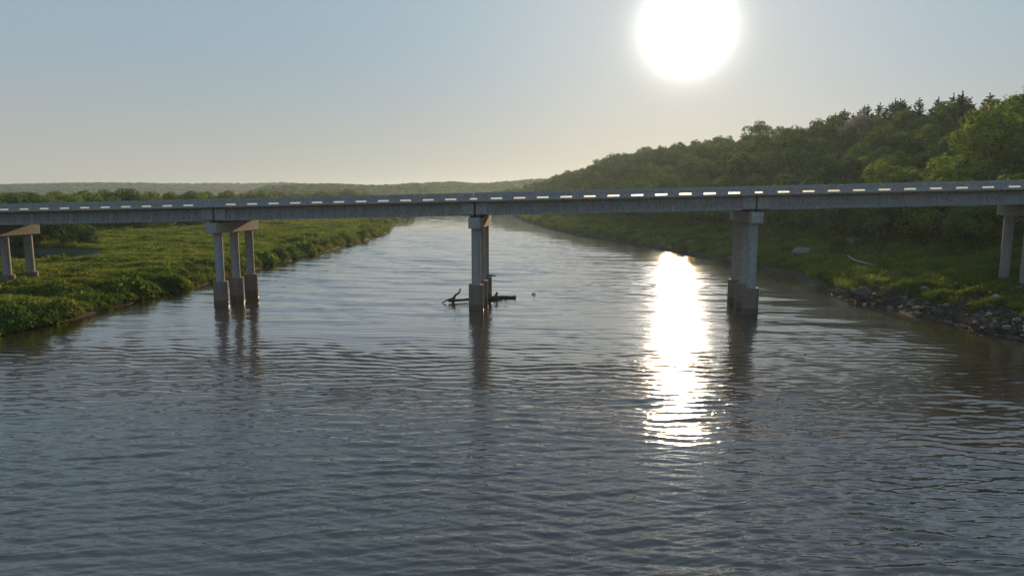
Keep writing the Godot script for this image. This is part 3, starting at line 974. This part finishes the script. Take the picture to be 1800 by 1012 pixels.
func place_rocks() -> void:
	var forms := []
	for i in 6:
		forms.append(rock_mesh(50 + i))
	# [x, Z, width, height, depth, material, label]
	var big := [
		[61.9, 147.0, 3.1, 1.9, 2.0, "stone", "large flat topped grey boulder in the grass, right of the right river pier"],
		[75.0, 151.0, 1.9, 1.3, 1.6, "stone", "rounded grey boulder at the edge of the trees above the fallen log"],
		[85.5, 134.0, 1.3, 1.0, 1.1, "stone", "pale round boulder in the grass left of the pier on the bank"],
		[85.0, 141.0, 1.0, 0.6, 0.9, "stone", "small pale slab lying just above the round boulder left of the bank pier"],
		[77.0, 128.0, 1.1, 0.6, 0.8, "stone", "low slanting slab in the grass below the tree trunks"],
		[60.6, 85.6, 0.85, 0.75, 0.8, "pale_stone", "white boulder by itself in the grass near the right edge"],
		[65.3, 88.0, 1.2, 1.0, 1.0, "stone", "grey brown boulder cut by the right edge of the photo"],
		[50.6, 158.0, 1.6, 0.8, 1.2, "stone", "low grey boulder at the waterline just left of the right river pier"],
		[49.2, 190.0, 2.0, 1.2, 1.6, "stone", "grey boulder on the grassy slope left of the right river pier"],
		[53.0, 172.0, 1.4, 0.7, 1.2, "stone", "small pale boulder in the bank grass close behind the right river pier"],
		[57.2, 73.6, 1.5, 0.5, 1.0, "pale_stone", "flat pale stone at the waterline near the right edge"],
		[51.8, 101.5, 1.7, 0.9, 1.4, "stone", "broad flat rock on top of the stony point"],
		[73.5, 102.5, 0.9, 0.6, 0.8, "stone", "grey stone beside the base of the pier on the bank"],
		[71.0, 101.5, 0.8, 0.5, 0.7, "pale_stone", "pale stone just left of the bank pier's base"],
		[69.0, 99.0, 0.7, 0.45, 0.6, "pale_stone", "smaller pale stone farther left of the bank pier's base"],
		[80.0, 140.0, 1.0, 0.55, 0.8, "pale_stone", "pale slab among the tree trunks under the bridge"],
		[72.5, 140.0, 0.8, 0.5, 0.7, "stone", "small grey stone in the grass before the rounded boulder by the trees"],
		[69.0, 158.0, 1.3, 0.7, 1.0, "pale_stone", "pale rock at the trees' foot behind the large flat boulder"],
		[63.5, 112.0, 0.9, 0.45, 0.8, "stone", "low grey stone in the grass above the rubble point"],
		[60.5, 106.0, 1.0, 0.55, 0.9, "pale_stone", "pale stone at the top edge of the rubble point"],
		[58.5, 97.0, 0.8, 0.5, 0.7, "pale_stone", "pale stone at the upper edge of the rubble, right of the point"],
		[62.5, 95.5, 0.6, 0.4, 0.6, "stone", "small grey stone in the grass above the rubble shore"],
		[56.0, 133.0, 0.9, 0.5, 0.8, "stone", "grey stone near the shore below the large flat boulder"],
		[45.0, 205.0, 1.6, 0.9, 1.2, "stone", "grey boulder near the far shore left of the right river pier"]]
	for i in big.size():
		var q: Array = big[i]
		var o := put("boulder", forms[i % 6], M[q[5]])
		o.position = Vector3(q[0], ground(q[0], q[1]) + q[3] * 0.6, -q[1]); o.rotation.y = rng.randf() * 0.6 - 0.3
		o.scale = Vector3(q[2], q[3], q[4])
		tag(o, q[6], "boulder", "boulders on the right bank")
	for i in 330:
		var z := lerpf(70.0, 112.0, rng.randf())
		var e := -0.3 + 7.0 * pow(rng.randf(), 1.3)
		var x := along(right_shore, z) + e
		if x / z > 0.80 or not (rubble(x, z) or e < 1.2):
			continue
		var o := put("stone", forms[rng.randi() % 6], M[["stone", "dark_stone", "dark_stone", "stone", "pale_stone"][rng.randi() % (5 if rng.randf() < 0.12 else 4)]])
		var sz := 0.12 + 0.42 * pow(rng.randf(), 2.6)
		o.position = Vector3(x, maxf(ground(x, z), -0.1) + sz * 0.2, -z)
		o.rotation = Vector3(rng.randf_range(-0.3, 0.3), rng.randf() * TAU, rng.randf_range(-0.3, 0.3))
		o.scale = Vector3(sz * rng.randf_range(0.9, 1.6), sz * rng.randf_range(0.5, 0.9), sz)
		var look: String = ("pale " if o.material_override == M.pale_stone else "dark " if o.material_override == M.dark_stone else "grey ") + ("broad" if sz > 0.32 else "middling" if sz > 0.2 else "small")
		tag(o, "%s stone %s, %s" % [look, "at the water's edge" if e < 0.8 else "low on the rubble shore" if e < 2.5 else "high on the rubble shore" if e < 4.5 else "where rubble meets grass", "on the stony point" if z > 100.0 else "just right of the stony point" if z > 92.0 else "below the bank pier" if z > 82.0 else "towards the photo's right edge"], "stone", "rubble stones on the right shore")
	var bits := []; var tones := []
	for i in 9000:
		var z := lerpf(68.0, 118.0, rng.randf())
		var e := -0.3 + 9.0 * rng.randf()
		var x := along(right_shore, z) + e
		if x / z > 0.82 or not (rubble(x, z) or e < 0.9):
			continue
		var sz := 0.05 + 0.17 * pow(rng.randf(), 2.0)
		bits.append(Transform3D(Basis.from_euler(Vector3(rng.randf() * TAU, rng.randf() * TAU, rng.randf() * TAU)) * Basis.from_scale(Vector3(sz * 1.4, sz * 0.7, sz)), Vector3(x, maxf(ground(x, z), -0.05) + sz * 0.3, -z)))
		var k := rng.randf_range(0.4, 1.1); tones.append(Color(k, k, k))
	scatter("gravel", "dark gravel and broken stone between the rubble of the right shore", "gravel", forms[2], M.gravel, bits, tones)
	for i in 40:
		var z := rng.randf_range(78.0, 200.0)
		var x := along(left_shore, z) - rng.randf_range(-0.2, 0.9)
		var o := put("shore_stone", forms[rng.randi() % 6], M["dark_stone" if rng.randf() < 0.7 else "stone"])
		var sz := rng.randf_range(0.12, 0.34)
		o.position = Vector3(x, maxf(ground(x, z), 0.0) + sz * 0.1, -z); o.rotation.y = rng.randf() * TAU
		o.scale = Vector3(sz * 1.4, sz * 0.7, sz)
		tag(o, "small dark stone on the muddy waterline of the left bank", "stone", "stones along the left waterline")


func place_driftwood() -> void:
	var d := thing("driftwood_tree", "dark driftwood tree caught at the foot of the middle pier", "driftwood", Vector3(-4.6, 0, -101.6))
	var s := Shape.new()
	s.tube([Vector3(-4.6, 0.25, 2.3), Vector3(-2.0, 0.30, 1.2), Vector3(0.4, 0.35, 0.0), Vector3(3.2, 0.22, -1.6), Vector3(5.2, 0.1, -2.6)], [0.16, 0.2, 0.26, 0.3, 0.12], 9, 0.12)
	put("log", s.done(), M.driftwood, d)
	s = Shape.new()
	s.tube([Vector3(-4.0, -0.5, 2.6), Vector3(-3.9, 0.5, 2.5), Vector3(-3.6, 1.15, 2.5), Vector3(-3.05, 1.5, 2.4), Vector3(-2.9, 1.85, 2.4), Vector3(-2.95, 2.1, 2.4)], [0.26, 0.22, 0.16, 0.13, 0.11, 0.12], 9, 0.12)
	put("upright_limb", s.done(), M.driftwood, d)
	s = Shape.new()
	s.tube([Vector3(-3.8, 0.75, 2.5), Vector3(-4.8, 0.45, 2.7), Vector3(-5.8, -0.15, 2.9)], [0.13, 0.11, 0.05], 8, 0.12)
	put("branch", s.done(), M.driftwood, d)
	for i in 12:
		s = Shape.new()
		var a := Vector3(rng.randf_range(1.6, 5.2), 0.15, 0)
		a.z = -0.55 * a.x + 0.4
		var dir := Vector3(rng.randf_range(-0.8, 1.0), rng.randf_range(0.05, 0.45), rng.randf_range(-0.6, 1.0)) * rng.randf_range(0.5, 1.4)
		s.tube([a, a + dir * 0.5 + Vector3(0, 0.05, 0), a + dir], [0.08, 0.06, 0.02], 6, 0.15)
		put("branch", s.done(), M.driftwood, d)
	s = Shape.new()
	s.tube([Vector3(2.1, 0.3, -1.0), Vector3(2.2, 0.62, -1.05), Vector3(2.35, 0.95, -1.1), Vector3(2.25, 1.1, -1.1)], [0.2, 0.17, 0.2, 0.08], 8, 0.2)
	put("stub", s.done(), M.driftwood, d)
	s = Shape.new()
	s.tube([Vector3(-0.7, 0, 0), Vector3(-0.1, 0.06, 0.05), Vector3(0.5, 0.02, 0), Vector3(0.9, -0.04, -0.06)], [0.1, 0.15, 0.12, 0.05], 8, 0.15)
	var ledge := put("driftwood_chunk", s.done(), M.driftwood)
	ledge.position = Vector3(-3.3, 3.53, -102.65)
	tag(ledge, "short dark log lying on the far shaft top of the middle pier", "driftwood")
	s = Shape.new()
	s.tube([Vector3(-0.3, -0.05, 0), Vector3(-0.1, 0.16, 0), Vector3(0.15, 0.22, 0.03), Vector3(0.3, 0.0, 0)], [0.06, 0.12, 0.11, 0.04], 8, 0.2)
	var bit := put("floating_wood", s.done(), M.driftwood)
	bit.position = Vector3(3.4, 0.02, -107.3)
	tag(bit, "small dark lump of wood floating right of the middle pier", "driftwood")
	s = Shape.new()
	s.tube([Vector3(0, 0.35, 0), Vector3(-1.1, 0.28, -2.2), Vector3(-2.0, 0.35, -4.4), Vector3(-2.5, 0.9, -5.6)], [0.16, 0.15, 0.11, 0.05], 8, 0.1)
	s.tube([Vector3(-1.5, 0.3, -3.1), Vector3(-2.4, 0.7, -3.4), Vector3(-2.9, 0.9, -3.5)], [0.08, 0.05, 0.02], 6, 0.1)
	var fallen := put("fallen_log", s.done(), M.pale_wood)
	fallen.position = Vector3(64.3, ground(64.3, 121.5) + 0.35, -121.5)
	fallen.rotation.x = 0.13
	tag(fallen, "bleached white fallen trunk lying in the grass of the right bank", "log")
